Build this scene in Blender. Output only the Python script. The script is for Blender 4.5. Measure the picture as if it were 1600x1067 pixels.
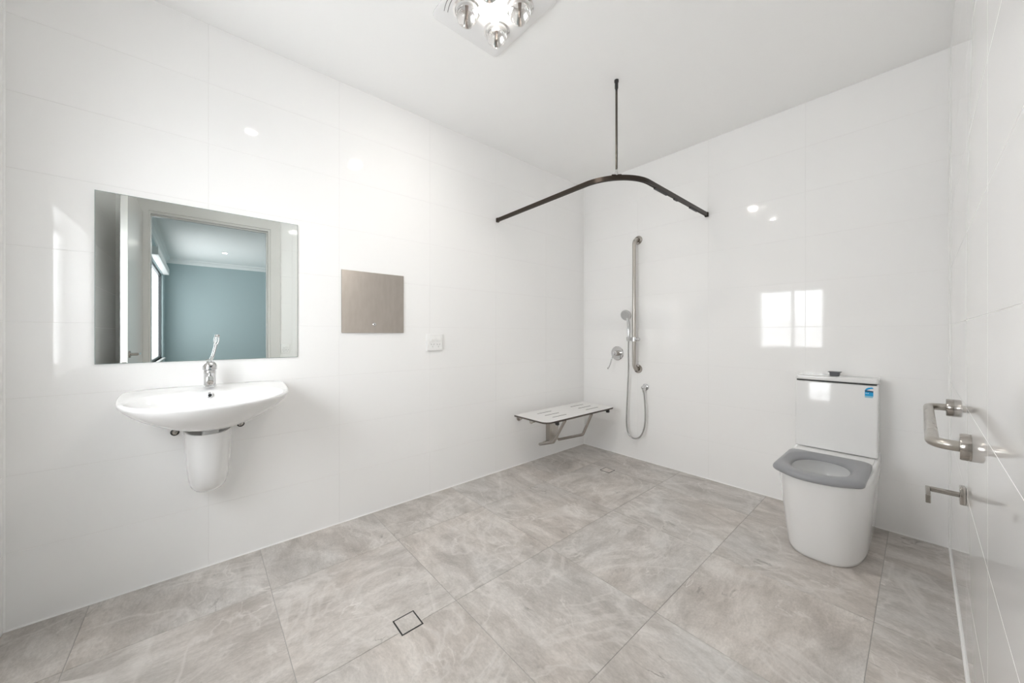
import bpy, bmesh, math, random
from mathutils import Vector, Matrix
random.seed(7)
for o in list(bpy.data.objects): bpy.data.objects.remove(o)
S = bpy.context.scene
COL = S.collection
# ------------------------------------------------------------------ camera
cam_d = bpy.data.cameras.new('camera'); cam = bpy.data.objects.new('camera', cam_d); COL.objects.link(cam)
cam_d.sensor_width = 36; cam_d.lens = 556.904/1600*36; cam_d.shift_x = 6.483/1600; cam_d.shift_y = -11.78/1600
cam_d.clip_start = 0.01
cam.location = (2.31358, -3.05377, 1.15279); cam.rotation_euler = (math.pi/2, 0, math.radians(49.2004))
S.camera = cam
# ------------------------------------------------------------------ world and exposure
W = bpy.data.worlds.new('world'); S.world = W; W.use_nodes = True
bg = W.node_tree.nodes['Background']; bg.inputs[0].default_value = (.80, .88, 1, 1); bg.inputs[1].default_value = 1.0
S.view_settings.view_transform = 'Standard'; S.view_settings.look = 'None'
S.view_settings.gamma = 1; S.view_settings.use_curve_mapping = False
S.view_settings.exposure = 1.03
S.cycles.max_bounces = 20; S.cycles.diffuse_bounces = 16; S.cycles.glossy_bounces = 10; S.cycles.transmission_bounces = 10
WINDOW_L = 5.6      # radiance of the daylit frosted bathroom window
HEAT_L = 115.0       # square LED of the ceiling heat unit
DOWN_L = 50.0      # downlight discs
ROOM_WINDOW_L = 1.85 # window of the blue room
# ------------------------------------------------------------------ materials
def mat(name, col, rough=.5, metal=0., emit=None, estr=0., **kw):
    m = bpy.data.materials.new(name); m.use_nodes = True
    b = m.node_tree.nodes['Principled BSDF']
    b.inputs['Base Color'].default_value = (*col, 1); b.inputs['Roughness'].default_value = rough
    b.inputs['Metallic'].default_value = metal
    if emit: b.inputs['Emission Color'].default_value = (*emit, 1); b.inputs['Emission Strength'].default_value = estr
    for k, v in kw.items(): b.inputs[k].default_value = v
    return m
def nd(m, t, **kw):
    n = m.node_tree.nodes.new(t)
    for k, v in kw.items():
        if k.startswith('_'): setattr(n, k[1:], v)
        else: n.inputs[k].default_value = v
    return n
def lk(m, a, b): m.node_tree.links.new(a, b)
def bsdf(m): return m.node_tree.nodes['Principled BSDF']
def noise_rough(m, scale, lo, hi, stretch=(1, 1, 1), bump=0.):
    tc = nd(m, 'ShaderNodeTexCoord'); mp = nd(m, 'ShaderNodeMapping'); mp.inputs['Scale'].default_value = stretch
    nz = nd(m, 'ShaderNodeTexNoise'); nz.inputs['Scale'].default_value = scale; nz.inputs['Detail'].default_value = 4
    mr = nd(m, 'ShaderNodeMapRange'); mr.inputs['To Min'].default_value = lo; mr.inputs['To Max'].default_value = hi
    lk(m, tc.outputs['Object'], mp.inputs[0]); lk(m, mp.outputs[0], nz.inputs['Vector']); lk(m, nz.outputs['Fac'], mr.inputs[0])
    lk(m, mr.outputs[0], bsdf(m).inputs['Roughness'])
    if bump:
        bp = nd(m, 'ShaderNodeBump'); bp.inputs['Strength'].default_value = bump; bp.inputs['Distance'].default_value = .002
        lk(m, nz.outputs['Fac'], bp.inputs['Height']); lk(m, bp.outputs[0], bsdf(m).inputs['Normal'])
    return m
M = {}
M['wall_tile'] = mat('white_gloss_tile', (.94, .937, .932), .045, IOR=1.48)
M['grout'] = mat('pale_grout', (.84, .835, .825), .6)
M['grout_floor'] = mat('floor_grout', (.40, .39, .375), .8)
M['silicone'] = mat('white_silicone', (.93, .93, .92), .4)
M['ceiling'] = noise_rough(mat('ceiling_paint', (.965, .965, .96), .8), 60, .75, .9)
M['ceramic'] = mat('white_ceramic', (.86, .86, .858), .09)
M['plastic'] = mat('white_plastic', (.90, .90, .89), .3)
M['plastic_shadow'] = mat('grey_slot', (.25, .25, .25), .5)
M['chrome'] = mat('chrome', (.66, .66, .665), .07, 1.)
M['steel'] = noise_rough(mat('brushed_steel', (.52, .49, .45), .3, 1.), 40, .22, .36, (1, 1, .08))
M['steel_dark'] = mat('polished_steel', (.47, .44, .41), .14, 1.)
M['bronze'] = mat('dark_bronze_track', (.050, .040, .033), .30, .85)
M['rod'] = mat('bronze_rod', (.11, .098, .088), .28, .9)
M['black'] = mat('black_rubber', (.02, .02, .02), .45)
M['grey_seat'] = mat('grey_seat_plastic', (.30, .305, .32), .36)
M['dark_button'] = mat('grey_button', (.10, .10, .11), .35)
M['lam_edge'] = mat('brown_laminate_edge', (.075, .06, .05), .5)
M['lam_top'] = mat('white_laminate', (.80, .79, .775), .3)
M['mirror'] = mat('mirror_silver', (.86, .90, .885), .0, 1.)
M['mirror_edge'] = mat('mirror_glass_edge', (.30, .36, .34), .15)
M['frame'] = mat('white_gloss_paint', (.74, .73, .71), .25)
M['door'] = mat('white_door_paint', (.72, .71, .69), .22)
M['blue'] = mat('blue_wall_paint', (.47, .565, .58), .7)
M['carpet'] = noise_rough(mat('beige_carpet', (.42, .38, .34), .95), 200, .9, 1, bump=.5)
M['win_frame'] = mat('window_frame', (.80, .80, .79), .35)
M['dark_frame'] = mat('charcoal_window_frame', (.05, .055, .06), .4)
M['pane'] = mat('frosted_daylit_pane', (.8, .82, .85), .5, 0, (.93, .97, 1.0), WINDOW_L)
M['pane_low'] = mat('frosted_pane_dimmed_glow', (.8, .82, .85), .5, 0, (.95, .97, 1.0), WINDOW_L*.75)  # weaker glow is set in the material; nothing outside dims the lower panes
M['pane2'] = mat('daylit_pane', (.8, .82, .85), .3, 0, (.95, .97, 1.0), ROOM_WINDOW_L)
M['led'] = mat('lit_led_panel', (.9, .9, .9), .4, 0, (1, .95, .89), HEAT_L)
M['down'] = mat('lit_downlight', (.9, .9, .9), .4, 0, (1, .96, .90), DOWN_L)
M['lamp_plate'] = mat('white_enamel_plate', (.84, .84, .84), .12)
M['lamp_glass'] = mat('heat_lamp_glass', (1, 1, 1), .02, 0, **{'Transmission Weight': 1.0, 'IOR': 1.45})
M['reflector'] = mat('heat_lamp_reflector', (.88, .87, .86), .12, 1.)
M['filament'] = mat('filament_stem', (.35, .30, .27), .4, .6)
M['hose'] = mat('metal_hose', (.52, .52, .52), .22, .9)
M['lbl_cyan'] = mat('label_cyan', (.0, .36, .72), .4)
M['lbl_navy'] = mat('label_navy', (.012, .08, .17), .4)
M['lbl_pale'] = mat('label_pale_blue', (.30, .60, .75), .4)
M['lbl_white'] = mat('label_white', (.85, .90, .92), .4)
M['water'] = mat('water', (.9, .95, .95), .0, 0, **{'Transmission Weight': .9, 'IOR': 1.33})
# brushed plate with anisotropic sheen
m = mat('brushed_panel_steel', (.55, .505, .46), .33, 1.); M['panel'] = m
bsdf(m).inputs['Anisotropic'].default_value = .85; bsdf(m).inputs['Anisotropic Rotation'].default_value = .25
tg = nd(m, 'ShaderNodeTangent', _direction_type='RADIAL', _axis='Z'); lk(m, tg.outputs[0], bsdf(m).inputs['Tangent'])
tc = nd(m, 'ShaderNodeTexCoord'); mp = nd(m, 'ShaderNodeMapping'); mp.inputs['Scale'].default_value = (1, 6, 2)
nz = nd(m, 'ShaderNodeTexNoise'); nz.inputs['Scale'].default_value = 6; nz.inputs['Detail'].default_value = 6
rp = nd(m, 'ShaderNodeValToRGB'); rp.color_ramp.elements[0].color = (.535, .49, .445, 1); rp.color_ramp.elements[1].color = (.57, .525, .48, 1)
rp.color_ramp.elements[0].position = .35; rp.color_ramp.elements[1].position = .65
lk(m, tc.outputs['Object'], mp.inputs[0]); lk(m, mp.outputs[0], nz.inputs['Vector']); lk(m, nz.outputs['Fac'], rp.inputs[0]); lk(m, rp.outputs[0], bsdf(m).inputs['Base Color'])
# stone look porcelain floor tile: every tile takes its own cut of the pattern
def stone(name):
    m = mat(name, (.4, .38, .36), .4); b = bsdf(m)
    tc = nd(m, 'ShaderNodeTexCoord'); oi = nd(m, 'ShaderNodeObjectInfo')
    mul = nd(m, 'ShaderNodeVectorMath', _operation='MULTIPLY_ADD')
    cx = nd(m, 'ShaderNodeCombineXYZ')
    for i in range(3): lk(m, oi.outputs['Random'], cx.inputs[i])
    lk(m, cx.outputs[0], mul.inputs[0]); mul.inputs[1].default_value = (37, 23, 51); lk(m, tc.outputs['Object'], mul.inputs[2])
    P = mul.outputs[0]
    def mapping(scale, rot=0):
        mp = nd(m, 'ShaderNodeMapping'); mp.inputs['Scale'].default_value = scale; mp.inputs['Rotation'].default_value = (0, 0, rot)
        lk(m, P, mp.inputs[0]); return mp.outputs[0]
    def noise(vec, scale, det, rough=.6, dist=0.):
        n = nd(m, 'ShaderNodeTexNoise'); n.inputs['Scale'].default_value = scale; n.inputs['Detail'].default_value = det
        n.inputs['Roughness'].default_value = rough; n.inputs['Distortion'].default_value = dist
        lk(m, vec, n.inputs['Vector']); return n.outputs['Fac']
    def ramp(v, stops):
        r = nd(m, 'ShaderNodeValToRGB'); e = r.color_ramp.elements
        while len(e) < len(stops): e.new(.5)
        for el, (p, c) in zip(e, stops): el.position = p; el.color = (*c, 1)
        lk(m, v, r.inputs[0]); return r.outputs[0]
    def mix(a, bb, f, mode='MIX'):
        x = nd(m, 'ShaderNodeMix', _data_type='RGBA', _blend_type=mode)
        for s, i in ((a, 6), (bb, 7)):
            if isinstance(s, tuple): x.inputs[i].default_value = (*s, 1)
            else: lk(m, s, x.inputs[i])
        if isinstance(f, float): x.inputs[0].default_value = f
        else: lk(m, f, x.inputs[0])
        return x.outputs[2]
    cloud = noise(mapping((1.2, 2.0, 1), .15), 3.0, 10, .66, .7)
    base = ramp(cloud, [(.27, (.385, .352, .326)), (.43, (.495, .462, .434)), (.55, (.585, .552, .524)), (.72, (.69, .662, .635))])
    tint = ramp(noise(mapping((1, 1.3, 1)), 1.3, 3, .5, .4), [(.35, (.96, .98, .99)), (.65, (1.02, .995, .97))])
    base = mix(base, tint, .8, 'MULTIPLY')
    streak = ramp(noise(mapping((1.2, 7, 1), .12), 3.2, 6, .6, .6), [(.36, (.86, .85, .84)), (.52, (1, 1, 1)), (.72, (1.06, 1.06, 1.06))])
    base = mix(base, streak, .55, 'MULTIPLY')
    mid = ramp(noise(mapping((1, 1.7, 1), .3), 13, 6, .7, .5), [(.34, (.88, .875, .87)), (.5, (1, 1, 1)), (.68, (1.07, 1.07, 1.07))])
    base = mix(base, mid, .8, 'MULTIPLY')
    grain = ramp(noise(mapping((1, 1.8, 1)), 75, 3, .7), [(.3, (.84, .84, .84)), (.7, (1.12, 1.12, 1.12))])
    base = mix(base, grain, .7, 'MULTIPLY')
    def vein(scale, vecscale, rot, width, dist):
        n = noise(mapping(vecscale, rot), scale, 5, .55, dist)
        s = nd(m, 'ShaderNodeMath', _operation='SUBTRACT'); lk(m, n, s.inputs[0]); s.inputs[1].default_value = .5
        a = nd(m, 'ShaderNodeMath', _operation='ABSOLUTE'); lk(m, s.outputs[0], a.inputs[0])
        r = nd(m, 'ShaderNodeMapRange'); lk(m, a.outputs[0], r.inputs[0]); r.inputs['From Min'].default_value = 0; r.inputs['From Max'].default_value = width
        r.inputs['To Min'].default_value = 1; r.inputs['To Max'].default_value = 0
        return r.outputs[0]
    def times(a, bb):
        x = nd(m, 'ShaderNodeMath', _operation='MULTIPLY'); lk(m, a, x.inputs[0])
        if isinstance(bb, float): x.inputs[1].default_value = bb
        else: lk(m, bb, x.inputs[1])
        return x.outputs[0]
    gate = nd(m, 'ShaderNodeMapRange'); lk(m, noise(mapping((1, 1, 1)), 4.5, 2), gate.inputs[0]); gate.inputs['From Min'].default_value = .5; gate.inputs['From Max'].default_value = .68
    base = mix(base, (.76, .73, .70), times(times(vein(1.7, (1, 1.8, 1), .5, .012, 1.2), gate.outputs[0]), .8))
    base = mix(base, (.72, .69, .66), times(vein(1.1, (1.5, 1, 1), -.5, .022, 1.6), .42))
    gate2 = nd(m, 'ShaderNodeMapRange'); lk(m, noise(mapping((1, 1, 1)), 5.2, 3), gate2.inputs[0]); gate2.inputs['From Min'].default_value = .60; gate2.inputs['From Max'].default_value = .70
    base = mix(base, (.17, .155, .14), times(times(vein(3.0, (1, 2.2, 1), .2, .018, 1.0), gate2.outputs[0]), .75))
    lk(m, base, b.inputs['Base Color'])
    bp = nd(m, 'ShaderNodeBump'); bp.inputs['Strength'].default_value = .12; bp.inputs['Distance'].default_value = .002
    lk(m, cloud, bp.inputs['Height']); lk(m, bp.outputs[0], b.inputs['Normal'])
    return m
M['stone'] = stone('grey_stone_porcelain')
# ------------------------------------------------------------------ helpers
ORG = {}
def link(o, parent=None, kind=None):
    COL.objects.link(o)
    if parent is not None: o.parent = parent; ORG[o.name] = ORG[parent.name]
    if kind: o['kind'] = kind
    return o
def thing(name, label, cat, loc, group=None):
    o = bpy.data.objects.new(name, None); COL.objects.link(o); o.location = loc; o.empty_display_size = .05
    ORG[o.name] = Vector(loc); o['label'] = label; o['category'] = cat
    if group: o['group'] = group
    return o
def to_mesh(bm, name, sharp=35):
    bmesh.ops.recalc_face_normals(bm, faces=bm.faces[:])
    me = bpy.data.meshes.new(name); bm.to_mesh(me); bm.free()
    if sharp is not None:
        for p in me.polygons: p.use_smooth = True
        me.set_sharp_from_angle(angle=math.radians(sharp))
    return me
def obj(name, bm, m, parent=None, label=None, cat=None, kind=None, sharp=35, group=None):
    """bm is in world space; a child's mesh is moved into its thing's frame"""
    if parent is not None:
        bmesh.ops.translate(bm, verts=bm.verts[:], vec=-ORG[parent.name])
        org = ORG[parent.name]
    else:
        xs = [v.co.copy() for v in bm.verts]
        lo = Vector([min(v[i] for v in xs) for i in range(3)]); hi = Vector([max(v[i] for v in xs) for i in range(3)])
        org = Vector(((lo.x+hi.x)/2, (lo.y+hi.y)/2, lo.z))
        bmesh.ops.translate(bm, verts=bm.verts[:], vec=-org)
    me = to_mesh(bm, name, sharp)
    for mm in (m if isinstance(m, (list, tuple)) else [m]): me.materials.append(mm)
    o = bpy.data.objects.new(name, me); COL.objects.link(o)
    ORG[o.name] = org
    if parent is not None: o.parent = parent
    else: o.location = org
    if label: o['label'] = label
    if cat: o['category'] = cat
    if kind: o['kind'] = kind
    if group: o['group'] = group
    return o
def box(lo, hi, bev=0., seg=1, bm=None):
    bm = bm or bmesh.new()
    r = bmesh.ops.create_cube(bm, size=1)
    vs = r['verts']
    for v in vs: v.co = Vector([lo[i]+(hi[i]-lo[i])*(v.co[i]+.5) for i in range(3)])
    if bev:
        es = list({e for v in vs for e in v.link_edges})
        bmesh.ops.bevel(bm, geom=es, offset=bev, segments=seg, affect='EDGES', profile=.5)
    return bm
def frame_of(axis):
    a = Vector(axis).normalized(); u = a.cross(Vector((0, 0, 1)))
    if u.length < 1e-4: u = Vector((1, 0, 0))
    u.normalize(); return a, u, a.cross(u).normalized()
def lathe(c, axis, prof, n=32, bm=None, cap=(True, True)):
    """prof: list of (radius, distance along axis)"""
    bm = bm or bmesh.new(); a, u, w = frame_of(axis); c = Vector(c); rings = []
    for r, h in prof:
        if r < 1e-6: rings.append([bm.verts.new(c+a*h)])
        else: rings.append([bm.verts.new(c+a*h+(u*math.cos(2*math.pi*i/n)+w*math.sin(2*math.pi*i/n))*r) for i in range(n)])
    for A, B in zip(rings, rings[1:]):
        for i in range(n):
            j = (i+1) % n
            if len(A) == 1 and len(B) == 1: continue
            if len(A) == 1: bm.faces.new((A[0], B[i], B[j]))
            elif len(B) == 1: bm.faces.new((A[i], A[j], B[0]))
            else: bm.faces.new((A[i], A[j], B[j], B[i]))
    if cap[0] and len(rings[0]) > 1: bm.faces.new(rings[0])
    if cap[1] and len(rings[-1]) > 1: bm.faces.new(rings[-1])
    return bm
def fillet(pts, r, n=6):
    pts = [Vector(p) for p in pts]; out = [pts[0]]
    for k in range(1, len(pts)-1):
        P, A, B = pts[k], pts[k-1], pts[k+1]; rr = r[k-1] if isinstance(r, (list, tuple)) else r
        d1 = (A-P).normalized(); d2 = (B-P).normalized(); ang = d1.angle(d2)
        if rr <= 0 or ang > math.pi-1e-3: out.append(P); continue
        t = min(rr/math.tan(ang/2), .49*(A-P).length if k > 1 else .98*(A-P).length, .49*(B-P).length if k < len(pts)-2 else .98*(B-P).length)
        rr = t*math.tan(ang/2); C = P+(d1+d2).normalized()*(rr/math.sin(ang/2))
        s = P+d1*t-C; e = P+d2*t-C; th = s.angle(e); ax = s.cross(e).normalized()
        for i in range(n+1): out.append(C+Matrix.Rotation(th*i/n, 3, ax) @ s)
    out.append(pts[-1]); return out
def smooth_path(pts, n=10):
    pts = [Vector(p) for p in pts]; out = []
    q = [pts[0]*2-pts[1]]+pts+[pts[-1]*2-pts[-2]]
    for i in range(1, len(q)-2):
        for k in range(n):
            t = k/n; a, b, c, d = q[i-1:i+3]
            out.append(.5*((2*b)+(c-a)*t+(2*a-5*b+4*c-d)*t*t+(3*b-a-3*c+d)*t**3))
    out.append(pts[-1]); return out
def sweep(path, section, bm=None, cap=True, closed_section=True, up=None):
    """section: list of (u,w) offsets, or a radius for a tube"""
    bm = bm or bmesh.new()
    if isinstance(section, (int, float)):
        n = 14; section = [(section*math.cos(2*math.pi*i/n), section*math.sin(2*math.pi*i/n)) for i in range(n)]
    path = [Vector(p) for p in path]; rings = []; u = None
    for i, p in enumerate(path):
        t = (path[min(i+1, len(path)-1)]-path[max(i-1, 0)]).normalized()
        if up is not None: w = Vector(up); uu = t.cross(w).normalized(); w = uu.cross(t)
        else:
            if u is None: u = frame_of(t)[1]
            u = (u-t*u.dot(t)).normalized(); uu = u; w = t.cross(uu)
        s = section(i/(len(path)-1)) if callable(section) else section
        rings.append([bm.verts.new(p+uu*a+w*b) for a, b in s])
    n = len(rings[0])
    for A, B in zip(rings, rings[1:]):
        for i in range(n):
            j = (i+1) % n; bm.faces.new((A[i], A[j], B[j], B[i]))
    if cap: bm.faces.new(rings[0]); bm.faces.new(rings[-1])
    return bm
def loft(rings, bm=None, cap=(False, False), closed=True):
    bm = bm or bmesh.new(); R = [[bm.verts.new(p) for p in r] for r in rings]; n = len(R[0])
    for A, B in zip(R, R[1:]):
        for i in range(n if closed else n-1):
            j = (i+1) % n; bm.faces.new((A[i], A[j], B[j], B[i]))
    if cap[0]: bm.faces.new(R[0])
    if cap[1]: bm.faces.new(R[-1])
    return bm
def prism(outline, axis, a, b, bev=0., seg=2):
    """outline: 2-D points in the two axes other than `axis`; extruded from a to b"""
    def P(q, h):
        q = list(q)
        return {'x': (h, q[0], q[1]), 'y': (q[0], h, q[1]), 'z': (q[0], q[1], h)}[axis]
    bm = bmesh.new(); A = [bm.verts.new(P(q, a)) for q in outline]; B = [bm.verts.new(P(q, b)) for q in outline]; n = len(A)
    bm.faces.new(A); bm.faces.new(B)
    for i in range(n): bm.faces.new((A[i], A[(i+1) % n], B[(i+1) % n], B[i]))
    if bev:
        bmesh.ops.recalc_face_normals(bm, faces=bm.faces[:])
        es = [e for e in bm.edges if abs(e.verts[0].co['xyz'.index(axis)]-e.verts[1].co['xyz'.index(axis)]) < 1e-6]
        bmesh.ops.bevel(bm, geom=es, offset=bev, segments=seg, affect='EDGES', profile=.5)
    return bm
def rrect(x0, x1, y0, y1, r, n=6):
    out = []
    rs = r if isinstance(r, (list, tuple)) else (r,)*4
    for (cx, cy, a0, sx, sy), rr in zip(((x1, y1, 0, -1, -1), (x0, y1, 90, 1, -1), (x0, y0, 180, 1, 1), (x1, y0, 270, -1, 1)), rs):
        if rr <= 0: out.append((cx, cy)); continue
        for i in range(n+1):
            a = math.radians(a0+90*i/n); out.append((cx+sx*rr+rr*math.cos(a), cy+sy*rr+rr*math.sin(a)))
    return out
def cut(o, cutters):
    """boolean holes, baked into the mesh"""
    for bm in cutters:
        bmesh.ops.translate(bm, verts=bm.verts[:], vec=-ORG[o.name])
        bmesh.ops.recalc_face_normals(bm, faces=bm.faces[:])
        me = bpy.data.meshes.new('c'); bm.to_mesh(me); bm.free(); c = bpy.data.objects.new('c', me); COL.objects.link(c)
        c.parent = o.parent
        if o.parent is None: c.location = o.location
        md = o.modifiers.new('b', 'BOOLEAN'); md.operation = 'DIFFERENCE'; md.object = c; md.solver = 'EXACT'
        bpy.context.view_layer.update()
        me2 = bpy.data.meshes.new_from_object(o.evaluated_get(bpy.context.evaluated_depsgraph_get()))
        o.modifiers.remove(md); o.data = me2; bpy.data.objects.remove(c)
# ------------------------------------------------------------------ the setting
H, RW, RL = 2.694, 2.416, 3.629
T = .008
DOOR = (-3.418, -2.463, 2.308)           # opening in the right wall
WIN = (.615, 1.418, .93, 1.83)           # opening in the wall behind the camera
def structure(name, bm, m, parent=None, **kw): return obj(name, bm, m, parent, kind='structure' if parent is None else None, sharp=None, **kw)
fl = structure('floor', box((0, -RL, -.12), (RW, 0, -.0013)), M['grout_floor'])
structure('ceiling', box((-.12, -RL-.12, H), (RW+.12, .12, H+.12)), M['ceiling'])
wl = structure('wall_left', box((-.13, -RL-.12, -.12), (-.0010, .12, H)), M['grout'])
wb = structure('wall_back', box((-.0010, .0010, -.12), (RW+.12, .13, H)), M['grout'])
def multi(boxes):
    bm = bmesh.new()
    for lo, hi in boxes: box(lo, hi, bm=bm)
    return bm
x0, x1 = RW+.0010, RW+.118
wr = structure('wall_right', multi([((x0, DOOR[1], -.12), (x1, .0010, H)), ((x0, -RL-.12, -.12), (x1, DOOR[0], H)), ((x0, DOOR[0], DOOR[2]), (x1, DOOR[1], H))]), M['grout'])
y1 = -RL-.0010; y0 = -RL-.18
wn = structure('wall_front', multi([((-T, y0, -.12), (WIN[0], y1, H)), ((WIN[1], y0, -.12), (RW+T, y1, H)), ((WIN[0], y0, -.12), (WIN[1], y1, WIN[2])), ((WIN[0], y0, WIN[3]), (WIN[1], y1, H))]), M['grout'])
TILES = {}
def tile(parent, m, lo, hi, face, gap, name='tile', rot=0):
    """one tile, inset by half a joint, chamfered on its show face; alike tiles share a mesh"""
    ax = 'xyz'.index(face[1]); lo = list(lo); hi = list(hi)
    for i in range(3):
        if i != ax: lo[i] += gap/2; hi[i] -= gap/2
    size = tuple(round(hi[i]-lo[i], 4) for i in range(3)); key = (size, face, m.name)
    if key not in TILES:
        bm = bmesh.new(); bmesh.ops.create_cube(bm, size=1)
        for v in bm.verts: v.co = Vector([v.co[i]*size[i] for i in range(3)])
        s = 1 if face[0] == '+' else -1
        es = [e for e in bm.edges if all(v.co[ax]*s > 0 for v in e.verts)]
        bmesh.ops.bevel(bm, geom=es, offset=.0005, segments=1, affect='EDGES')
        me = to_mesh(bm, 'tile', None); me.materials.append(m); TILES[key] = me
    o = bpy.data.objects.new(name, TILES[key]); COL.objects.link(o); o.parent = parent
    c = Vector([(lo[i]+hi[i])/2 for i in range(3)])
    o.location = c-ORG[parent.name]; o.rotation_euler = (0, 0, rot)
    return o
rows = [(.3*k, min(.3*(k+1), H)) for k in range(9)]
G = .0014
ly = [0, -.582, -1.19, -1.80, -2.413, -3.022, -RL]
bx = [0, .607, 1.211, 1.811, RW]
for z0, z1 in rows:
    for a, b in zip(ly, ly[1:]): tile(wl, M['wall_tile'], (-T, b, z0), (0, a, z1), '+x', G)
    for a, b in zip(bx, bx[1:]): tile(wb, M['wall_tile'], (a, 0, z0), (b, T, z1), '-y', G)
    for a, b in zip([0, -.457, -1.057, -1.657, -2.257], [-.457, -1.057, -1.657, -2.257, DOOR[1]]): tile(wr, M['wall_tile'], (RW, b, z0), (RW+T, a, z1), '-x', G)
    tile(wr, M['wall_tile'], (RW, -RL, z0), (RW+T, DOOR[0], z1), '-x', G)
    for a, b in zip([0, WIN[0], WIN[1]], [WIN[0], WIN[1], RW]):
        if a == WIN[0] and z0 > WIN[2]-.1 and z1 < WIN[3]+.1: continue
        zz0, zz1 = z0, z1
        if a == WIN[0]:
            if z0 < WIN[2] < z1: zz1 = WIN[2]
            elif z0 < WIN[3] < z1: zz0 = WIN[3]
            if zz0 < WIN[3] and zz1 > WIN[2]: continue
        tile(wn, M['wall_tile'], (a, -RL-T, zz0), (b, -RL, zz1), '+y', G)
tile(wr, M['wall_tile'], (RW, DOOR[0], DOOR[2]), (RW+T, DOOR[1], 2.4), '-x', G); tile(wr, M['wall_tile'], (RW, DOOR[0], 2.4), (RW+T, DOOR[1], H), '-x', G)
fx = [0, .400, 1.0, 1.597, 2.191, RW]; fy = [0, -.412, -1.012, -1.626, -2.216, -2.812, -3.41, -RL]
for i, (a, b) in enumerate(zip(fx, fx[1:])):
    for j, (c, d) in enumerate(zip(fy, fy[1:])):
        sq = abs((b-a)-(c-d)) < .03 and b-a > .5
        if sq: # square cut, turned at random
            cxx, cyy = (a+b)/2, (c+d)/2; r = random.choice((0, 1, 2, 3)); wx, wy = b-a, c-d
            if r % 2: lo = (cxx-wy/2, cyy-wx/2, -.010); hi = (cxx+wy/2, cyy+wx/2, 0)
            else: lo = (a, d, -.010); hi = (b, c, 0)
            tile(fl, M['stone'], lo, hi, '+z', .0022, 'floor_tile', r*math.pi/2)
        else: tile(fl, M['stone'], (a, d, -.010), (b, c, 0), '+z', .0022, 'floor_tile', random.choice((0, math.pi)))
# silicone beads in the corners
def bead(name, pts):
    structure(name, sweep(pts, [(.005*math.cos(k*math.pi/3), .005*math.sin(k*math.pi/3)) for k in range(6)]), M['silicone'])
bead('trim_1', [(.0005, -RL, .0005), (.0005, 0, .0005)]); bead('trim_2', [(0, -.0005, .0005), (RW, -.0005, .0005)])
bead('trim_3', [(RW-.0005, 0, .0005), (RW-.0005, DOOR[1]+.09, .0005)]); bead('trim_4', [(.0005, -.0005, 0), (.0005, -.0005, H)])
bead('trim_5', [(RW-.0005, -.0005, 0), (RW-.0005, -.0005, H)]); bead('trim_6', [(.0005, -RL+.0005, 0), (.0005, -RL+.0005, H)])
# bathroom window behind the camera, seen as a reflection in the tiles
w1 = structure('window_1', multi([((WIN[0], y0+.02, WIN[2]), (WIN[0]+.035, y0+.07, WIN[3])), ((WIN[1]-.035, y0+.02, WIN[2]), (WIN[1], y0+.07, WIN[3])),
    ((WIN[0]+.035, y0+.02, WIN[2]), (WIN[1]-.035, y0+.07, WIN[2]+.035)), ((WIN[0]+.035, y0+.02, WIN[3]-.035), (WIN[1]-.035, y0+.07, WIN[3])), ((1.025, y0+.02, WIN[2]+.035), (1.07, y0+.07, WIN[3]-.035))]), M['win_frame'])
MIDZ = 1.36
for a, b in ((WIN[0]+.035, 1.025), (1.07, WIN[1]-.035)): 
    obj('pane', box((a, y0+.04, MIDZ), (b, y0+.046, WIN[3]-.035)), M['pane'], w1); obj('pane', box((a, y0+.04, WIN[2]+.035), (b, y0+.046, MIDZ)), M['pane_low'], w1)
obj('reveal', multi([((WIN[0], y0+.07, WIN[2]-.0), (WIN[1], -RL, WIN[2]+.006)), ((WIN[0], y0+.07, WIN[3]-.006), (WIN[1], -RL, WIN[3])), ((WIN[0], y0+.07, WIN[2]+.006), (WIN[0]+.006, -RL, WIN[3]-.006)), ((WIN[1]-.006, y0+.07, WIN[2]+.006), (WIN[1], -RL, WIN[3]-.006))]), M['wall_tile'], w1)
# door frame and the door leaf, opened flat against the wall behind the camera
AR = .09
structure('trim_7', multi([((RW-.016, DOOR[1], 0), (RW, DOOR[1]+AR, DOOR[2]+AR+.02)), ((RW-.016, DOOR[0]-AR, 0), (RW, DOOR[0], DOOR[2]+AR+.02)), ((RW-.016, DOOR[0], DOOR[2]), (RW, DOOR[1], DOOR[2]+AR+.02)),
    ((RW, DOOR[1]-.022, 0), (RW+.12, DOOR[1], DOOR[2])), ((RW, DOOR[0], 0), (RW+.12, DOOR[0]+.012, DOOR[2])), ((RW, DOOR[0]+.012, DOOR[2]-.022), (RW+.12, DOOR[1]-.022, DOOR[2])),
    ((RW+.05, DOOR[1]-.034, 0), (RW+.085, DOOR[1]-.022, DOOR[2]-.022)), ((RW+.05, DOOR[0]+.012, DOOR[2]-.034), (RW+.085, DOOR[1]-.034, DOOR[2]-.022))]), M['frame'])
d1 = structure('door_1', box((1.500, -3.494, .012), (RW-.02, -3.456, 2.285), .002), M['door'])
hb = lathe((1.56, -3.456, 1.0), (0, 1, 0), [(.026, 0), (.026, .006), (.022, .009), (.010, .010), (.010, .045)]); sweep([(1.56, -3.411, 1.0), (1.68, -3.411, 1.0)], .009, hb)
obj('handle', hb, M['steel_dark'], d1)
obj('latch_plate', box((1.4985, -3.487, .885), (1.5, -3.463, .945)), M['steel_dark'], d1)
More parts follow.
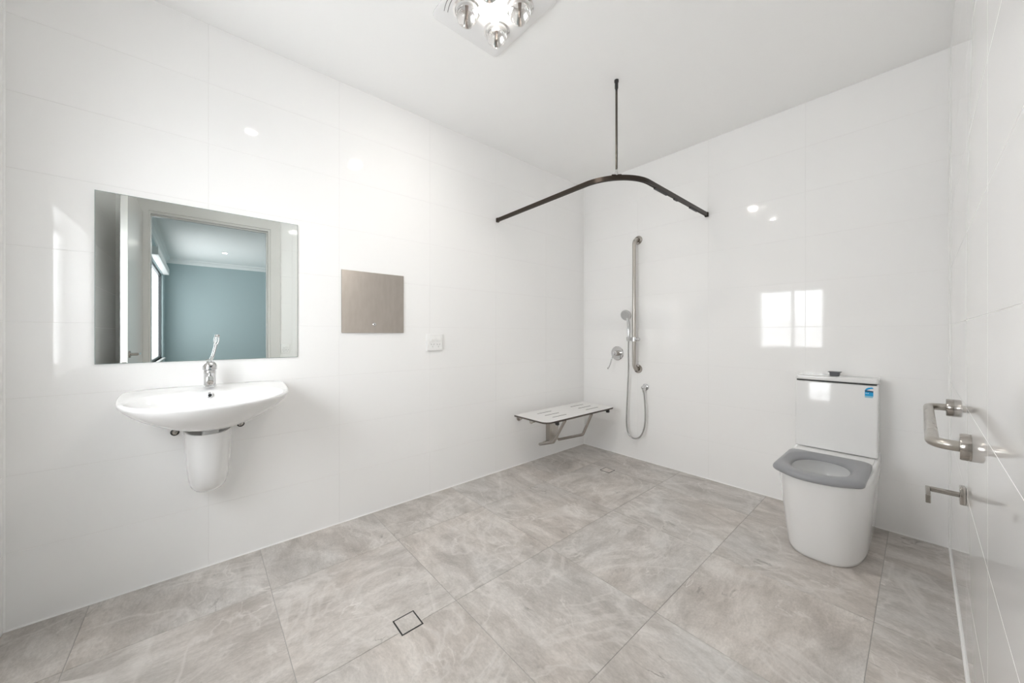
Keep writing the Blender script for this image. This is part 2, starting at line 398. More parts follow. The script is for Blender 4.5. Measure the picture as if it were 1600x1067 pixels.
# ---------------------------------------------------------------- the blue room beyond the doorway (seen in the mirror)
BX0, BX1, BY0, BY1, BH = RW+.12, 7.75, -3.60, -.6, 2.69
structure('floor.001', box((BX0-.12, BY0, -.10), (BX1, BY1, -.001)), M['carpet'])
structure('ceiling.001', box((BX0, BY0, BH), (BX1, BY1, BH+.1)), M['ceiling'])
structure('wall_far', box((BX1, BY0-.1, -.1), (BX1+.1, BY1+.1, BH)), M['blue'])
structure('wall_inner', box((BX0, BY1, -.1), (BX1, BY1+.1, BH)), M['blue'])
BW = (4.9, 7.28, .70, 2.30)
structure('wall_outer', multi([((BX0, BY0-.1, -.1), (BW[0], BY0, BH)), ((BW[1], BY0-.1, -.1), (BX1, BY0, BH)), ((BW[0], BY0-.1, -.1), (BW[1], BY0, BW[2])), ((BW[0], BY0-.1, BW[3]), (BW[1], BY0, BH))]), M['blue'])
structure('wall_shared', multi([((BX0-.001, DOOR[1]+.09, -.1), (BX0+.004, BY1, BH)), ((BX0-.001, BY0, -.1), (BX0+.004, DOOR[0]-.09, BH)), ((BX0-.001, DOOR[0]-.09, DOOR[2]+.09), (BX0+.004, DOOR[1]+.09, BH))]), M['blue'])
cov = [(0, 0), (.09, 0), (.085, -.02), (.055, -.035), (.03, -.06), (.018, -.085), (0, -.09)]
structure('trim_8', prism([(BX1-a, BH+b) for a, b in cov], 'y', BY0, BY1), M['ceiling'])
structure('trim_9', prism([(BY0+a, BH+b) for a, b in cov], 'x', BX0, BX1), M['ceiling'])
w2 = structure('window_2', multi([((BW[0], BY0-.08, BW[2]), (BW[0]+.04, BY0-.03, BW[3])), ((BW[1]-.04, BY0-.08, BW[2]), (BW[1], BY0-.03, BW[3])), ((BW[0], BY0-.08, BW[2]), (BW[1], BY0-.03, BW[2]+.04)), ((BW[0], BY0-.08, BW[3]-.04), (BW[1], BY0-.03, BW[3])), ((5.38, BY0-.08, BW[2]), (5.44, BY0-.02, BW[3]))]), M['dark_frame'])
for a, b in ((BW[0]+.04, 5.38), (5.44, BW[1]-.04)): obj('pane', box((a, BY0-.07, BW[2]+.04), (b, BY0-.064, BW[3]-.04)), M['pane2'], w2)
obj('window_sill', box((BW[0]-.04, BY0-.03, BW[2]-.03), (BW[1]+.04, BY0+.04, BW[2])), M['frame'], w2)
bl = thing('roller_blind', 'white rolled up blind above the window in the blue room, seen in the mirror', 'blind', (6.1, BY0, BW[3]))
obj('cassette', box((BW[0], BY0+.002, BW[3]), (BW[1], BY0+.09, BW[3]+.12), .008, 2), M['plastic'], bl)
# ------------------------------------------------------------------ lamps
def downlight(c, label):
    t = thing('downlight', label, 'light', c, 'downlights')
    bm = lathe(c, (0, 0, -1), [(.036, .0), (.036, .004), (.050, .004), (.052, .001), (.052, 0)], 32, cap=(False, False)); obj('trim_ring', bm, M['plastic'], t)
    obj('diffuser', lathe(c, (0, 0, -1), [(.036, .0005), (.036, .003)], 32), M['down'], t); return t
downlight((1.02, -2.76, H), 'round recessed downlight in the bathroom ceiling, seen only as a glint above the mirror')
downlight((6.35, -2.70, BH), 'round recessed downlight in the blue room ceiling, seen in the mirror')
hl = thing('heat_lamp', 'square white ceiling heater with four clear bulbs around a lit centre light', 'ceiling light', (1.005, -2.015, H))
hp = obj('housing', prism(rrect(.775, 1.235, -2.215, -1.812, .03), 'z', H-.018, H, .006), M['lamp_plate'], hl)
for sx in (-1, 1):
    for sy in (-1, 1):
        c = (1.005+sx*.086, -2.015+sy*.090, H-.018)
        obj('reflector_ring', lathe(c, (0, 0, -1), [(.066, .0), (.066, .004), (.056, .006), (.052, .0), (.030, -.012)], 32, cap=(False, False)), M['reflector'], hl)
        b = obj('bulb', lathe(c, (0, 0, -1), [(.030, -.008), (.043, .002), (.050, .020), (.050, .030), (.044, .050), (.032, .064), (.016, .072), (0, .074)], 32, cap=(True, True)), M['lamp_glass'], hl)
        fb = lathe(c, (0, 0, -1), [(.005, -.006), (.004, .040), (0, .044)], 10)
        obj('filament', fb, M['filament'], b)
        obj('inner_reflector', lathe(c, (0, 0, -1), [(.027, -.006), (.030, .004), (.040, .018), (.038, .018), (.027, .004), (.012, -.002)], 24, cap=(False, False)), M['reflector'], b)
obj('centre_light', prism(rrect(1.005-.055, 1.005+.055, -2.07, -1.96, .02), 'z', H-.030, H-.017, .004), M['led'], hl, label='lit square centre light')
for k, (off, y_) in enumerate(((0, -2.192), (.017, -2.176))):
    arcp = [(.845+off*.3+.024*i, y_-.018*math.sin(math.pi*i/6)+.009, H-.0180) for i in range(7)]
    obj('vent_slot', sweep(arcp, [(-.0016, -.0008), (.0016, -.0008), (.0016, .0008), (-.0016, .0008)], up=(0, 0, 1)), M['plastic_shadow'], hl)
# ------------------------------------------------------------------ mirror, panel, outlets
mi = thing('wall_mirror', 'frameless rectangular mirror on the tiled wall above the basin', 'mirror', (0, -3.015, 1.022))
obj('mirror_glass', box((.0052, -3.394, 1.024), (.0058, -2.637, 1.768)), M['mirror'], mi)
obj('glass_edge', box((.0005, -3.396, 1.022), (.0052, -2.635, 1.770)), M['mirror_edge'], mi, label='greenish polished glass edge')
pn = thing('access_panel', 'square brushed steel panel with a small lock between mirror and power outlet', 'panel', (0, -2.2025, 1.16))
obj('panel_plate', box((.0005, -2.402, 1.16), (.010, -2.003, 1.547), .0012), M['panel'], pn)
lo_ = obj('lock', lathe((.010, -2.203, 1.214), (1, 0, 0), [(.0115, 0), (.0115, .003), (.009, .005), (.0, .005)], 24), M['chrome'], pn)
obj('keyhole', box((.0148, -2.2045, 1.209), (.0155, -2.2015, 1.219)), M['black'], lo_)
def outlet(name, c, n, label, hw=.0575, hh=.0575):
    """n: normal +1/-1 along x"""
    t = thing(name, label, 'power outlet', c, 'power outlets')
    def B(d0, d1, y0, y1, z0, z1, bev=0, seg=2):
        xs = sorted((c[0]+n*d0, c[0]+n*d1)); return box((xs[0], c[1]+y0, c[2]+z0), (xs[1], c[1]+y1, c[2]+z1), bev, seg)
    pl = obj('cover_plate', B(.0003, .012, -hw, hw, -hh, hh, .004, 3), M['plastic'], t)
    obj('insert', B(.0122, .0135, -hw*.76, hw*.86, -hh*.80, hh*.62, .0004, 1), M['plastic'], t)
    for s in (-1, 1):
        yc = s*hw*.36+hw*.04
        obj('switch', B(.0135, .0175, yc-hw*.24, yc+hw*.24, hh*.14, hh*.50, .001, 2), M['plastic'], t)
        for dy, z, r in ((-.010, -hh*.22, .6), (.010, -hh*.22, -.6), (0, -hh*.50, 0)):
            bm = B(.0133, .0137, yc+dy-.0012, yc+dy+.0012, z-.005, z+.005)
            bmesh.ops.rotate(bm, verts=bm.verts[:], cent=(c[0], c[1]+yc+dy, c[2]+z), matrix=Matrix.Rotation(r*n, 3, 'X'))
            obj('pin_slot', bm, M['plastic_shadow'], t)
    return t
outlet('power_outlet', (0, -1.7635, 1.091), 1, 'white double power outlet low to the right of the steel panel', .0655, .060)
outlet('power_outlet', (RW, -2.322, .985), -1, 'white double power outlet beside the doorway, seen at the right edge of the mirror', .045, .055)
# ------------------------------------------------------------------ wash basin
BY = -3.013
ba = thing('wash_basin', 'white ceramic wall-hung hand basin with half pedestal below the mirror', 'basin', (0, BY, .42))
N = 96
def resample(P, n):
    P = P+[P[0]]; L = [0]
    for q, w in zip(P, P[1:]): L.append(L[-1]+math.dist(q, w))
    out = []; k = 0
    for i in range(n):
        t = L[-1]*i/n
        while L[k+1] < t: k += 1
        f = (t-L[k])/max(1e-9, L[k+1]-L[k]); out.append(tuple(x+(y-x)*f for x, y in zip(P[k], P[k+1])))
    return out
def dring(hw, dep, ys, exf=2.25, exr=3.6):
    """D outline seen from above: bowed front, sides curving back in to the wall; (u, v) pairs, first point at the side"""
    P = []
    for i in range(720):
        a = 2*math.pi*i/720; c, q = math.cos(a), math.sin(a); ex = exf if q >= 0 else exr
        u = math.copysign(abs(c)**(2/ex), c)*hw; v = ys+math.copysign(abs(q)**(2/ex), q)*((dep-ys) if q >= 0 else ys)
        P.append((u, v))
    return resample(P, N)
def ss(a, b, t): t = min(1, max(0, (t-a)/(b-a))); return t*t*(3-2*t)
def rim_z(v): return .874+.026*(1-ss(.02, .24, v))
OUT = dring(.303, .522, .120)
rings = []
under = [(.735, .26, .50), (.7365, .34, .58), (.743, .44, .66), (.756, .55, .735), (.775, .675, .81), (.797, .79, .88), (.82, .885, .935), (.842, .955, .973), (.858, .99, .993), (.868, 1, 1)]
for z, su, sv in under:
    k = ss(.735, .868, z)
    rings.append([Vector((max(v*sv, .001), BY+u*su, z+(rim_z(v)-.874)*k)) for u, v in OUT])
for ins, dz in ((.0025, .0035), (.007, .006), (.013, .0068)):
    rings.append([Vector((max(v*(1-ins/.5), .001), BY+u*(1-ins/.3), rim_z(v)-.006+dz)) for u, v in OUT])
def bring(hu, v0, v1, z, ex=2.35):
    """inner ring, point for point along the same rays as the outer outline"""
    vc = v0+(v1-v0)*.34; out = []
    for u, v in OUT:
        th = math.atan2(v-.26, u); c, q = math.cos(th), math.sin(th); e2 = ex if q >= 0 else 3.0
        hv = (v1-vc) if q >= 0 else (vc-v0); rr = (abs(c/hu)**e2+abs(q/hv)**e2)**(-1/e2)
        uu, vv = rr*c, vc+rr*q
        out.append(Vector((vv, BY+uu, z if isinstance(z, float) else z(vv))))
    return out
edge = bring(.268, .138, .492, lambda v: rim_z(v)); last = rings[-1]
for f in (.2, .4, .6, .8):
    row = []
    for A, B in zip(last, edge):
        q = A.lerp(B, f); q.z = rim_z(q.x)+.0008; row.append(q)
    rings.append(row)
rings.append(edge)
rings.append(bring(.262, .145, .485, lambda v: rim_z(v)-.006))
rings.append(bring(.250, .158, .468, .850)); rings.append(bring(.226, .176, .438, .81)); rings.append(bring(.17, .20, .40, .78)); rings.append(bring(.09, .24, .34, .766)); rings.append(bring(.022, .268, .312, .762))
obj('bowl', loft(rings, cap=(True, True)), M['ceramic'], ba, sharp=75)
ov = obj('overflow_ring', lathe((.1525, BY-.006, .868), (.95, 0, .30), [(.006, .0), (.006, .004), (.0085, .0065), (.0125, .005), (.0135, .001), (.0135, -.003)], 24, cap=(False, False)), M['chrome'], ba)
obj('overflow_hole', lathe((.1525, BY-.006, .868), (.95, 0, .30), [(.0075, .0005), (0, .0006)], 20), M['black'], ov)
obj('waste_ring', lathe((.29, BY, .760), (0, 0, 1), [(.030, 0), (.030, .003), (.022, .004), (.020, .001), (0, .001)], 28), M['chrome'], ba)
def shr(hw, d, z, k=1.0):
    out = []
    for i in range(33):
        a = math.pi*i/32; out.append(Vector((.001+abs(math.sin(a))**(2/2.6)*d, BY-.010+math.copysign(abs(math.cos(a))**(2/2.6), math.cos(a))*hw, z)))
    return out
sr = [shr(.02, .07, .4125), shr(.045, .125, .4160), shr(.060, .160, .4245), shr(.0705, .188, .442), shr(.076, .205, .463), shr(.080, .220, .50), shr(.0845, .235, .56), shr(.0885, .248, .64), shr(.0915, .257, .704), shr(.0905, .256, .707), shr(.084, .247, .707), shr(.080, .24, .64), shr(.07, .20, .50), shr(.04, .10, .45)]
obj('shroud', loft(sr, cap=(True, True), closed=False), M['ceramic'], ba, sharp=50, label='half pedestal hiding the waste pipe')
tr = lathe((.19, BY-.005, .52), (0, 0, 1), [(.021, 0), (.021, .17), (.030, .175), (.030, .22)], 24); sweep(fillet([(.19, BY-.005, .54), (.19, BY-.005, .50), (.001, BY-.005, .50)], .03), .018, tr)
obj('waste_pipe', tr, M['plastic'], ba)
for dy in (-.125, .125):
    c = (0.001, BY-.0065+dy, .687)
    bb = obj('fixing_bolt', lathe(c, (1, 0, 0), [(.0125, 0), (.0125, .003), (.008, .0035), (.008, .012), (.004, .013), (.004, .03), (0, .031)], 6), M['steel_dark'], ba)
    obj('washer', lathe(c, (1, 0, 0), [(.0165, 0), (.0165, .0025), (.012, .003)], 24), M['black'], bb)
# tap
TX, TY = .098, BY-.006
tp = thing('basin_tap', 'chrome basin mixer tap with a long looped lever on the white basin', 'tap', (TX, TY, .903))
obj('tap_body', lathe((TX, TY, .903), (0, 0, 1), [(.025, 0), (.025, .004), (.0225, .006), (.0225, .060), (.0235, .062), (.0235, .072), (.0215, .076)], 40), M['chrome'], tp)
sp = sweep(fillet([(TX, TY, .940), (TX+.075, TY, .948), (TX+.105, TY, .932)], .02), [(.015*math.cos(2*math.pi*i/18), .0125*math.sin(2*math.pi*i/18)) for i in range(18)])
spo = obj('spout', sp, M['chrome'], tp)
obj('aerator', lathe((TX+.103, TY, .934), (.82, 0, -.42), [(.0115, 0), (.0115, .007), (.009, .008), (0, .006)], 20), M['steel_dark'], spo)
obj('tap_cap', lathe((TX, TY, .979), (0, 0, 1), [(.021, 0), (.0275, .006), (.0275, .020), (.0225, .034), (.013, .043), (0, .046)], 40), M['chrome'], tp)
lv = sweep(smooth_path([(TX+.006, TY+.002, 1.018), (TX+.012, TY+.012, 1.045), (TX+.016, TY+.021, 1.085), (TX+.018, TY+.024, 1.105)]), .0036)
cx, cy_, cz = TX+.018, TY+.0255, 1.105
for s in (-1, 1): sweep(smooth_path([(cx, cy_-.0015, cz-.01), (cx, cy_+s*.0055, cz+.008), (cx, cy_+.002+s*.0060, cz+.028), (cx, cy_+.004, cz+.038)]), .0022, lv)
lathe((cx, cy_+.004, cz+.038), (0, 0, 1), [(.005, -.004), (.0075, .0), (.0075, .006), (0, .009)], 16, lv)
lev = obj('lever', lv, M['chrome'], tp)
obj('indicator_dot', lathe((TX+.0265, TY+.004, .999), (1, .1, .25), [(.004, 0), (.003, .002), (0, .002)], 12), M['black'], tp)
# ------------------------------------------------------------------ shower seat
sh = thing('shower_bench', 'white fold-down shower bench with slots on a steel frame in the corner', 'bench', (.01, -.61, .12))
brd = obj('seat_board', prism(rrect(.100, .468, -1.075, -.150, (.05, .006, .006, .06)), 'z', .4655, .478, .0015, 1), M['lam_top'], sh)
me = brd.data
for (a0, a1) in ((-.898, -.726), (-.460, -.275)):
    for xx in (.198, .285, .368):
        cut(brd, [box((xx-.0045, a0, .44), (xx+.0045, a1, .50))])
brd.data.materials.clear(); brd.data.materials.append(M['lam_top']); brd.data.materials.append(M['lam_edge'])
for p in brd.data.polygons: p.use_smooth = False; p.material_index = 0 if abs(p.normal.z) > .75 else 1
R_ = .0125
obj('leg', sweep(fillet([(.430, -.815, .452), (.305, -.815, .248), (.125, -.795, .184), (.040, -.60, .150)], [.03, .014], 8), R_), M['steel_dark'], sh)
obj('leg', sweep(fillet([(.430, -.458, .452), (.335, -.458, .252), (.060, -.470, .148)], .03, 8), R_), M['steel_dark'], sh)
obj('wall_bracket', box((.001, -.585, .145), (.052, -.462, .315), .003), M['steel'], sh)
obj('support_tube', sweep(fillet([(.27, -1.035, .448), (.27, -.19, .448)], 0), .011), M['steel_dark'], sh)
obj('front_tube', sweep([(.425, -.90, .4555), (.425, -.24, .4555)], .008), M['steel_dark'], sh)
for y in (-.93, -.24): obj('cross_tube', sweep(fillet([(.03, y, .425), (.14, y, .452), (.425, y, .4545)], 0), .009), M['steel_dark'], sh)
for y in (-.93, -.24): obj('hinge_flange', lathe((.001, y, .415), (1, 0, 0), [(.026, 0), (.026, .006), (.014, .009), (.012, .035)], 24), M['steel_dark'], sh)
obj('tube_end', lathe((.27, -1.035, .448), (0, -1, 0), [(.016, 0), (.017, .010), (.012, .014), (0, .015)], 20), M['steel'], sh)
for y in (-.918, -.222): obj('rubber_stop', box((.424, y-.012, .432), (.448, y+.012, .4655), .002), M['black'], sh)
# ------------------------------------------------------------------ shower rail, hand shower, mixer
def flange(c, axis, r=.040):
    return lathe(c, axis, [(r, 0), (r, .004), (r*.93, .009), (r*.72, .010), (r*.66, .006), (r*.5, .007), (.018, .010), (.016, .02)], 32)
gr = thing('grab_rail', 'tall vertical steel grab rail on the back wall carrying the hand shower', 'grab rail', (.614, 0, .83), 'grab rails')
obj('bar', sweep(fillet([(.614, -.001, 2.015), (.614, -.072, 2.015), (.614, -.072, .832), (.614, -.001, .832)], .045, 10), .016), M['steel'], gr)
for z in (2.015, .832): obj('flange', flange((.614, -.0005, z), (0, -1, 0)), M['steel_dark'], gr)
sl = obj('slider', lathe((.614, -.072, 1.105-.018), (0, 0, 1), [(.0165, 0), (.024, 0), (.024, .036), (.0165, .036)], 28, cap=(False, False)), M['chrome'], gr)
obj('slider_knob', lathe((.636, -.072, 1.105), (1, 0, 0), [(.010, 0), (.017, .006), (.017, .026), (.013, .030), (0, .030)], 24), M['chrome'], gr)
kb = bmesh.new(); sweep([(.596, -.075, 1.105), (.587, -.082, 1.106)], .009, kb)
lathe((.572, -.095, 1.090), (0, 0, 1), [(.0145, 0), (.0175, 0), (.019, .034), (.016, .034)], 24, kb, cap=(False, False))
obj('shower_holder', kb, M['chrome'], gr)
hs = thing('hand_shower', 'chrome hand shower hanging in the slider of the vertical rail', 'shower head', (.572, -.095, 1.09))
hd = Vector((.0, -.94, -.32)).normalized(); hc = Vector((.548, -.105, 1.322))
hbm = sweep(smooth_path([(.572, -.095, 1.085), (.573, -.0945, 1.14), (.571, -.092, 1.20), (.564, -.088, 1.26), (.556, -.090, 1.30)]), lambda t: [((.0105+.004*math.sin(math.pi*t))*math.cos(2*math.pi*i/18), (.0105+.004*math.sin(math.pi*t))*math.sin(2*math.pi*i/18)) for i in range(18)])
obj('handle', hbm, M['chrome'], hs)
hh = obj('head', lathe(hc-hd*.012, hd, [(.014, -.022), (.036, -.012), (.050, .0), (.0515, .008), (.049, .014)], 36), M['chrome'], hs)
obj('spray_face', lathe(hc-hd*.012, hd, [(.046, .0135), (.045, .016), (0, .0165)], 32), mat('spray_face_grey', (.50, .50, .50), .35, .3), hh)
nb = bmesh.new(); a_, u_, w_ = frame_of(hd)
for r, n in ((.036, 14), (.024, 9), (.012, 5)):
    for i in range(n):
        p = hc-hd*.012+hd*.016+u_*r*math.cos(2*math.pi*i/n)+w_*r*math.sin(2*math.pi*i/n); lathe(p, hd, [(.0018, 0), (.0012, .002)], 6, nb)
obj('nozzles', nb, M['plastic'], hh).__setitem__('kind', 'stuff')
hp_ = [(.572, -.095, 1.086), (.566, -.088, .98), (.553, -.065, .82), (.536, -.050, .62), (.524, -.045, .43), (.524, -.045, .30), (.545, -.045, .225), (.600, -.045, .195), (.660, -.045, .228), (.697, -.045, .312), (.708, -.046, .43), (.702, -.048, .56), (.694, -.050, .635)]
ho = obj('hose', sweep(smooth_path(hp_, 8), .0068), M['hose'], hs)
el = thing('shower_elbow', 'round chrome wall elbow feeding the shower hose, below the vertical rail', 'shower fitting', (.686, 0, .665))
ebm = lathe((.686, -.0005, .672), (0, -1, 0), [(.030, 0), (.030, .004), (.026, .008), (.017, .009), (.017, .045), (.015, .054), (.008, .059), (0, .060)], 28)
obj('wall_plate', ebm, M['chrome'], el)
obj('hose_socket', lathe((.690, -.049, .668), (.08, 0, -1), [(.0115, 0), (.0115, .020), (.010, .022), (.0085, .040)], 20), M['chrome'], el)
mx = thing('shower_mixer', 'round chrome shower mixer with a long care lever left of the rail', 'tap', (.398, 0, .967))
obj('wall_plate', lathe((.398, -.0005, .967), (0, -1, 0), [(.067, 0), (.067, .004), (.063, .008), (.030, .009)], 44), M['chrome'], mx)
obj('body', lathe((.398, -.0005, .967), (0, -1, 0), [(.026, .008), (.026, .040), (.024, .043)], 32), M['steel_dark'], mx)
obj('knob', lathe((.398, -.0435, .967), (0, -1, 0), [(.021, 0), (.024, .004), (.024, .026), (.017, .036), (0, .038)], 32), M['chrome'], mx)
lbm = sweep(smooth_path([(.400, -.074, .955), (.390, -.086, .915), (.378, -.090, .870), (.366, -.094, .838), (.358, -.098, .826)]), .0052); lathe((.358, -.098, .826), (-.5, -.3, -.6), [(.007, -.004), (.009, .002), (.006, .010), (0, .011)], 14, lbm)
obj('lever', lbm, M['chrome'], mx)
# ------------------------------------------------------------------ curtain track
ct = thing('curtain_track', 'dark bronze L-shaped shower curtain track hung below the ceiling', 'curtain track', (1.115, -1.13, 2.085))
CY, CX, CZ = -1.197, 1.203, 2.101
pth = fillet([(.012, -1.178, CZ), (CX, CY-.012, CZ), (CX, -.012, CZ)], .27, 24)
sec = [(-.0085, -.014), (-.003, -.014), (-.003, -.009), (.003, -.009), (.003, -.014), (.0085, -.014), (.0085, .014), (-.0085, .014)]
obj('track', sweep(pth, sec, up=(0, 0, 1)), M['bronze'], ct)
obj('end_bracket', box((.0005, -1.178-.013, CZ-.019), (.022, -1.178+.013, CZ+.017), .003), M['bronze'], ct)
obj('end_bracket', box((CX-.013, -.022, CZ-.019), (CX+.013, -.0005, CZ+.017), .003), M['bronze'], ct)
RX, RY = 1.106, -1.140
obj('rod', lathe((RX, RY, CZ+.02), (0, 0, 1), [(.0068, 0), (.0068, H-CZ-.02-.05)], 16), M['rod'], ct)
obj('ceiling_mount', lathe((RX, RY, H-.0005), (0, 0, -1), [(.013, 0), (.013, .012), (.010, .016), (.010, .050), (.007, .055), (.007, .066)], 20), M['black'], ct)
obj('rod_collar', lathe((RX, RY, CZ+.014), (0, 0, 1), [(.010, 0), (.010, .018), (.008, .020), (.008, .034), (.006, .036)], 20), M['chrome'], ct)
cl = box((RX-.030, RY-.009, CZ+.008), (RX+.030, RY+.009, CZ+.019), .002)
bmesh.ops.rotate(cl, verts=cl.verts[:], cent=(RX, RY, CZ), matrix=Matrix.Rotation(math.radians(45), 3, 'Z')); obj('track_clamp', cl, M['bronze'], ct)
for a, b in ((-.86, -.69), (-.585, -.53), (-.33, -.20)):
    obj('glider', box((CX-.006, a, CZ-.0235), (CX+.006, b, CZ-.0135), .0012), M['black'], ct)
# ------------------------------------------------------------------ toilet
TC = 1.972
to = thing('toilet', 'white close-coupled toilet suite with grey seat against the back wall', 'toilet', (TC, -.40, 0))
def pring(hw, yf, z, rc=.5, yb=-.002, bw=None, n=80):
    """outline: straight sides from the wall, bowed front; pieces given as (x, y)"""
    out = []; yc = yb
    bw = bw or hw
    for i in range(n):
        t = i/(n-1)
        if t < .2: s = t/.2; out.append(Vector((TC-bw+(bw-hw)*s, yb+(yf*.42-yb)*s, z)))
        elif t > .8: s = (t-.8)/.2; out.append(Vector((TC+hw+(bw-hw)*s, yf*.42+(yb-yf*.42)*s, z)))
        else:
            a = math.pi*(1-(t-.2)/.6); ex = 2.9
            c, s = math.cos(a), math.sin(a)
            out.append(Vector((TC+math.copysign(abs(c)**(2/ex), c)*hw, yf*.42-abs(s)**(2/ex)*(abs(yf)*.58), z)))
    return out
pr = [pring(.158, -.672, 0.0), pring(.163, -.686, .004), pring(.165, -.692, .02), pring(.171, -.722, .12), pring(.178, -.752, .22), pring(.184, -.780, .32), pring(.1885, -.806, .41), pring(.188, -.812, .432), pring(.184, -.808, .440)]
def hole(hx, y0, y1, z, n=80, xc=TC-.006):
    out = []
    for i in range(n):
        a = math.pi*1.5-2*math.pi*(i/(n-1))*.9999
        # run the same way round as pring: start at the back, pass left, front, right
        out.append(Vector((xc+math.sin(2*math.pi*i/(n-1)+math.pi)*hx*1.0, (y0+y1)/2+math.cos(2*math.pi*i/(n-1))*(y0-y1)/2, z)))
    return out
pr += [hole(.125, -.37, -.755, .440), hole(.122, -.375, -.75, .434), hole(.128, -.36, -.76, .405), hole(.118, -.38, -.74, .35), hole(.09, -.42, -.69, .27), hole(.06, -.45, -.63, .22), hole(.03, -.5, -.57, .20)]
bm = loft(pr, cap=(True, True), closed=True)
bmesh.ops.remove_doubles(bm, verts=bm.verts[:], dist=1e-5)
pan = obj('pan', bm, M['ceramic'], to, sharp=55)
wbm = lathe((TC-.006, -.54, .262), (0, 0, 1), [(.07, 0), (0, .0005)], 28, cap=(False, False)); obj('water', wbm, M['water'], pan)
# seat ring
def sring(off, z, n=96):
    """rectangle with a bowed front, inset by off"""
    hw = .176-off; yb = -.350-off; out = []
    P = []
    P += [(TC-hw+.012, yb)]
    ol = [(-hw, yb, .02), (hw, yb, .02), (hw+.001, -.775+off*.5, .05), (0, -.842+off, 0), (-hw-.001, -.765+off*.5, .05)]
    # sampled outline: back edge, right side, bowed front, left side
    pts = fillet([(TC+.0, yb, z), (TC+hw, yb, z), (TC+hw, -.762+off*.8, z), (TC+hw*.45, -.830+off, z), (TC-.02, -.846+off, z), (TC-hw*.5, -.828+off, z), (TC-hw, -.757+off*.8, z), (TC-hw, yb, z), (TC-.001, yb, z)], [.03, .045, .4, .5, .4, .06, .03], 8)
    L = [0]
    for a, b in zip(pts, pts[1:]): L.append(L[-1]+(b-a).length)
    for i in range(n):
        s = L[-1]*i/n; k = max(j for j in range(len(L)) if L[j] <= s); k = min(k, len(pts)-2)
        f = (s-L[k])/max(1e-9, L[k+1]-L[k]); out.append(pts[k].lerp(pts[k+1], f))
    return out
def shole(hx, y0, y1, z, n=96):
    out = []
    for i in range(n):
        a = 2*math.pi*i/n
        c, s = math.cos(a), math.sin(a); ex = 2.3
        out.append(Vector((TC-.006+math.copysign(abs(s)**(2/ex), s)*hx, (y0+y1)/2+math.copysign(abs(c)**(2/ex), c)*(y0-y1)/2, z)))
    return out
srs = [sring(.006, .4405), sring(.001, .446), sring(0, .454), sring(.003, .463), sring(.012, .4695), sring(.022, .4715)]
srs += [shole(.154, -.372, -.778, .4715), shole(.146, -.380, -.768, .4695), shole(.128, -.405, -.742, .457), shole(.116, -.42, -.73, .449), shole(.114, -.42, -.73, .4405)]
srs.append([v.copy() for v in srs[0]])
bm = loft(srs, closed=True); bmesh.ops.remove_doubles(bm, verts=bm.verts[:], dist=1e-5)
st = obj('seat', bm, M['grey_seat'], to, sharp=70, label='thick grey plastic seat without a lid')
hg = sweep([(TC-.115, -.338, .452), (TC+.105, -.338, .452)], .007); obj('hinge_bar', hg, M['chrome'], to)
def front_y(z): return -.158-.018*(.861-z)/.412        # the tank front leans back a little
cb = box((1.789, -.164, .449), (2.156, -.003, .861), .008, 3)
for v in cb.verts:
    if v.co.y < -.10: v.co.y += front_y(v.co.z)+.164
cs = obj('cistern', cb, M['ceramic'], to)
obj('cistern_lid', prism(rrect(1.7875, 2.1575, -.166, -.002, (.006, .006, .014, .014)), 'z', .8675, .893, .006, 3), M['ceramic'], to)
obj('lid_gap_shade', box((1.7945, -.160, .859), (2.151, -.006, .869)), M['black'], to)  # black filler paints the shade in the joint under the lid
obj('pan_deck', box((1.800, -.30, .425), (2.146, -.003, .4440), .006, 2), M['ceramic'], to)
fb = obj('flush_button', prism([(1.946, .894), (1.987, .894), (1.990, .917), (1.943, .917)], 'y', -.105, -.065, .002, 1), M['dark_button'], to, label='raised grey flush button')
obj('button_cap', prism(rrect(1.936, 1.997, -.112, -.058, .006), 'z', .917, .9205, .001, 1), M['dark_button'], fb)
# water rating sticker on the cistern front: dome, dark band, cyan field with two stars, pale foot
lx0, lx1, lz0, lz1 = 2.1035, 2.1375, .788, .848; ly_ = -.1612
wd, hg_ = lx1-lx0, lz1-lz0
stk = obj('rating_sticker', prism(rrect(lx0, lx1, lz0+.008, lz1-.022, .001), 'y', ly_-.0004, ly_+.0012), M['lbl_cyan'], cs, label='small blue water rating sticker')
def flat(pts, m, d, nm): obj(nm, prism(pts, 'y', ly_-d, ly_-.0003), m, cs)
flat([(lx0, lz0), (lx1-.002, lz0), (lx1-.001, lz0+.010), (lx0, lz0+.010)], M['lbl_pale'], .0007, 'sticker_foot')
flat([(lx0, lz1-.027), (lx1, lz1-.029), (lx1, lz1-.021), (lx0, lz1-.018)], M['lbl_navy'], .0008, 'sticker_band')
arc = [(lx0+.001+.030*(1-math.cos(a)), lz1-.018+.018*math.sin(a)) for a in [math.radians(90*i/8) for i in range(2, 13)] if a < 1.75]
arc_in = [(p[0]+.004, p[1]-.009+.002*i/8) for i, p in enumerate(arc)]
flat([(lx0, lz1-.018)]+arc+[arc_in[-1]]+arc_in[::-1][1:]+[(lx0+.004, lz1-.018)], M['lbl_cyan'], .0007, 'sticker_arch')
for k in range(2):
    c = (lx0+.0055+.0075*k, lz0+.0245); star = []
    for i in range(10):
        r = .0034 if i % 2 == 0 else .0015; a = math.pi/2+i*math.pi/5; star.append((c[0]+r*math.cos(a), c[1]+r*math.sin(a)))
    flat(star, M['lbl_white'], .0009, 'sticker_star')
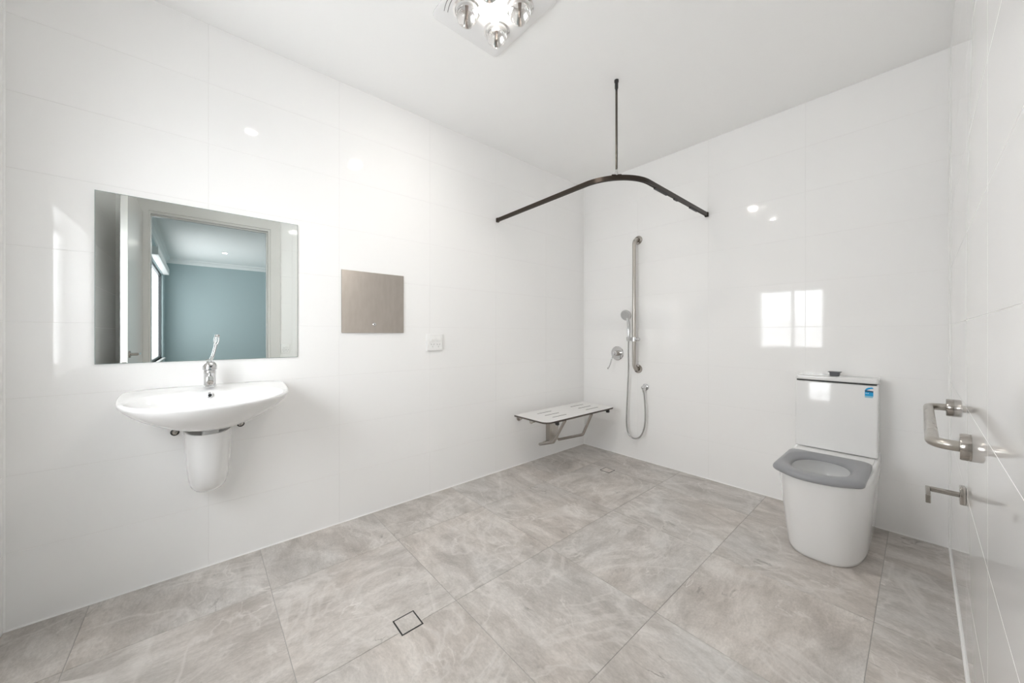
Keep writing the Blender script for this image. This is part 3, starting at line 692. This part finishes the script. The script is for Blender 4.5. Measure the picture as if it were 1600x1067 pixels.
for c in cs.children:                                   # lay the sticker on the leaning front
    for v in c.data.vertices: v.co.y += front_y(v.co.z+ORG[cs.name].z)-(ly_+.0002)
# ------------------------------------------------------------------ right wall fittings
g2 = thing('grab_rail', 'horizontal steel grab rail on the right wall beside the toilet', 'grab rail', (RW, -.795, .80), 'grab rails')
obj('bar', sweep(fillet([(RW-.001, -1.250, .80), (RW-.078, -1.250, .80), (RW-.078, -.340, .80), (RW-.001, -.340, .80)], .045, 10), .0165), M['steel'], g2)
for y in (-1.25, -.34): obj('flange', lathe((RW-.0005, y, .80), (-1, 0, 0), [(.041, 0), (.041, .020), (.039, .023), (.017, .024)], 36), M['steel_dark'], g2)
th = thing('toilet_roll_holder', 'empty polished toilet roll holder on the right wall below the horizontal rail', 'toilet roll holder', (RW, -1.04, .59))
obj('wall_plate', box((RW-.014, -1.066, .562), (RW-.0005, -1.014, .618), .002, 2), M['steel_dark'], th)
obj('arm', box((RW-.080, -1.052, .583), (RW-.013, -1.028, .5955), .0015), M['steel_dark'], th)
obj('roll_bar', box((RW-.092, -1.190, .583), (RW-.080, -1.028, .5955), .0015), M['steel_dark'], th)
obj('end_stop', box((RW-.092, -1.196, .583), (RW-.080, -1.186, .612), .0015), M['steel_dark'], th)
# ------------------------------------------------------------------ floor wastes
def drain(x, y, label):
    t = thing('floor_drain', label, 'drain', (x, y, 0), 'floor drains'); h = .045
    bm = bmesh.new()
    for lo, hi in (((x-h, y-h, .0002), (x+h, y-h+.005, .0014)), ((x-h, y+h-.005, .0002), (x+h, y+h, .0014)), ((x-h, y-h+.005, .0002), (x-h+.005, y+h-.005, .0014)), ((x+h-.005, y-h+.005, .0002), (x+h, y+h-.005, .0014))): box(lo, hi, bm=bm)
    obj('drain_slot', bm, M['black'], t)
    obj('tile_insert', box((x-h+.005, y-h+.005, .0002), (x+h-.005, y+h-.005, .0014), .0004), M['stone'], t)
drain(.976, -2.426, 'square tile-insert floor drain with black rim, the large near one in mid floor')
drain(.580, -.445, 'small square tile-insert floor drain in the shower corner, the far one')
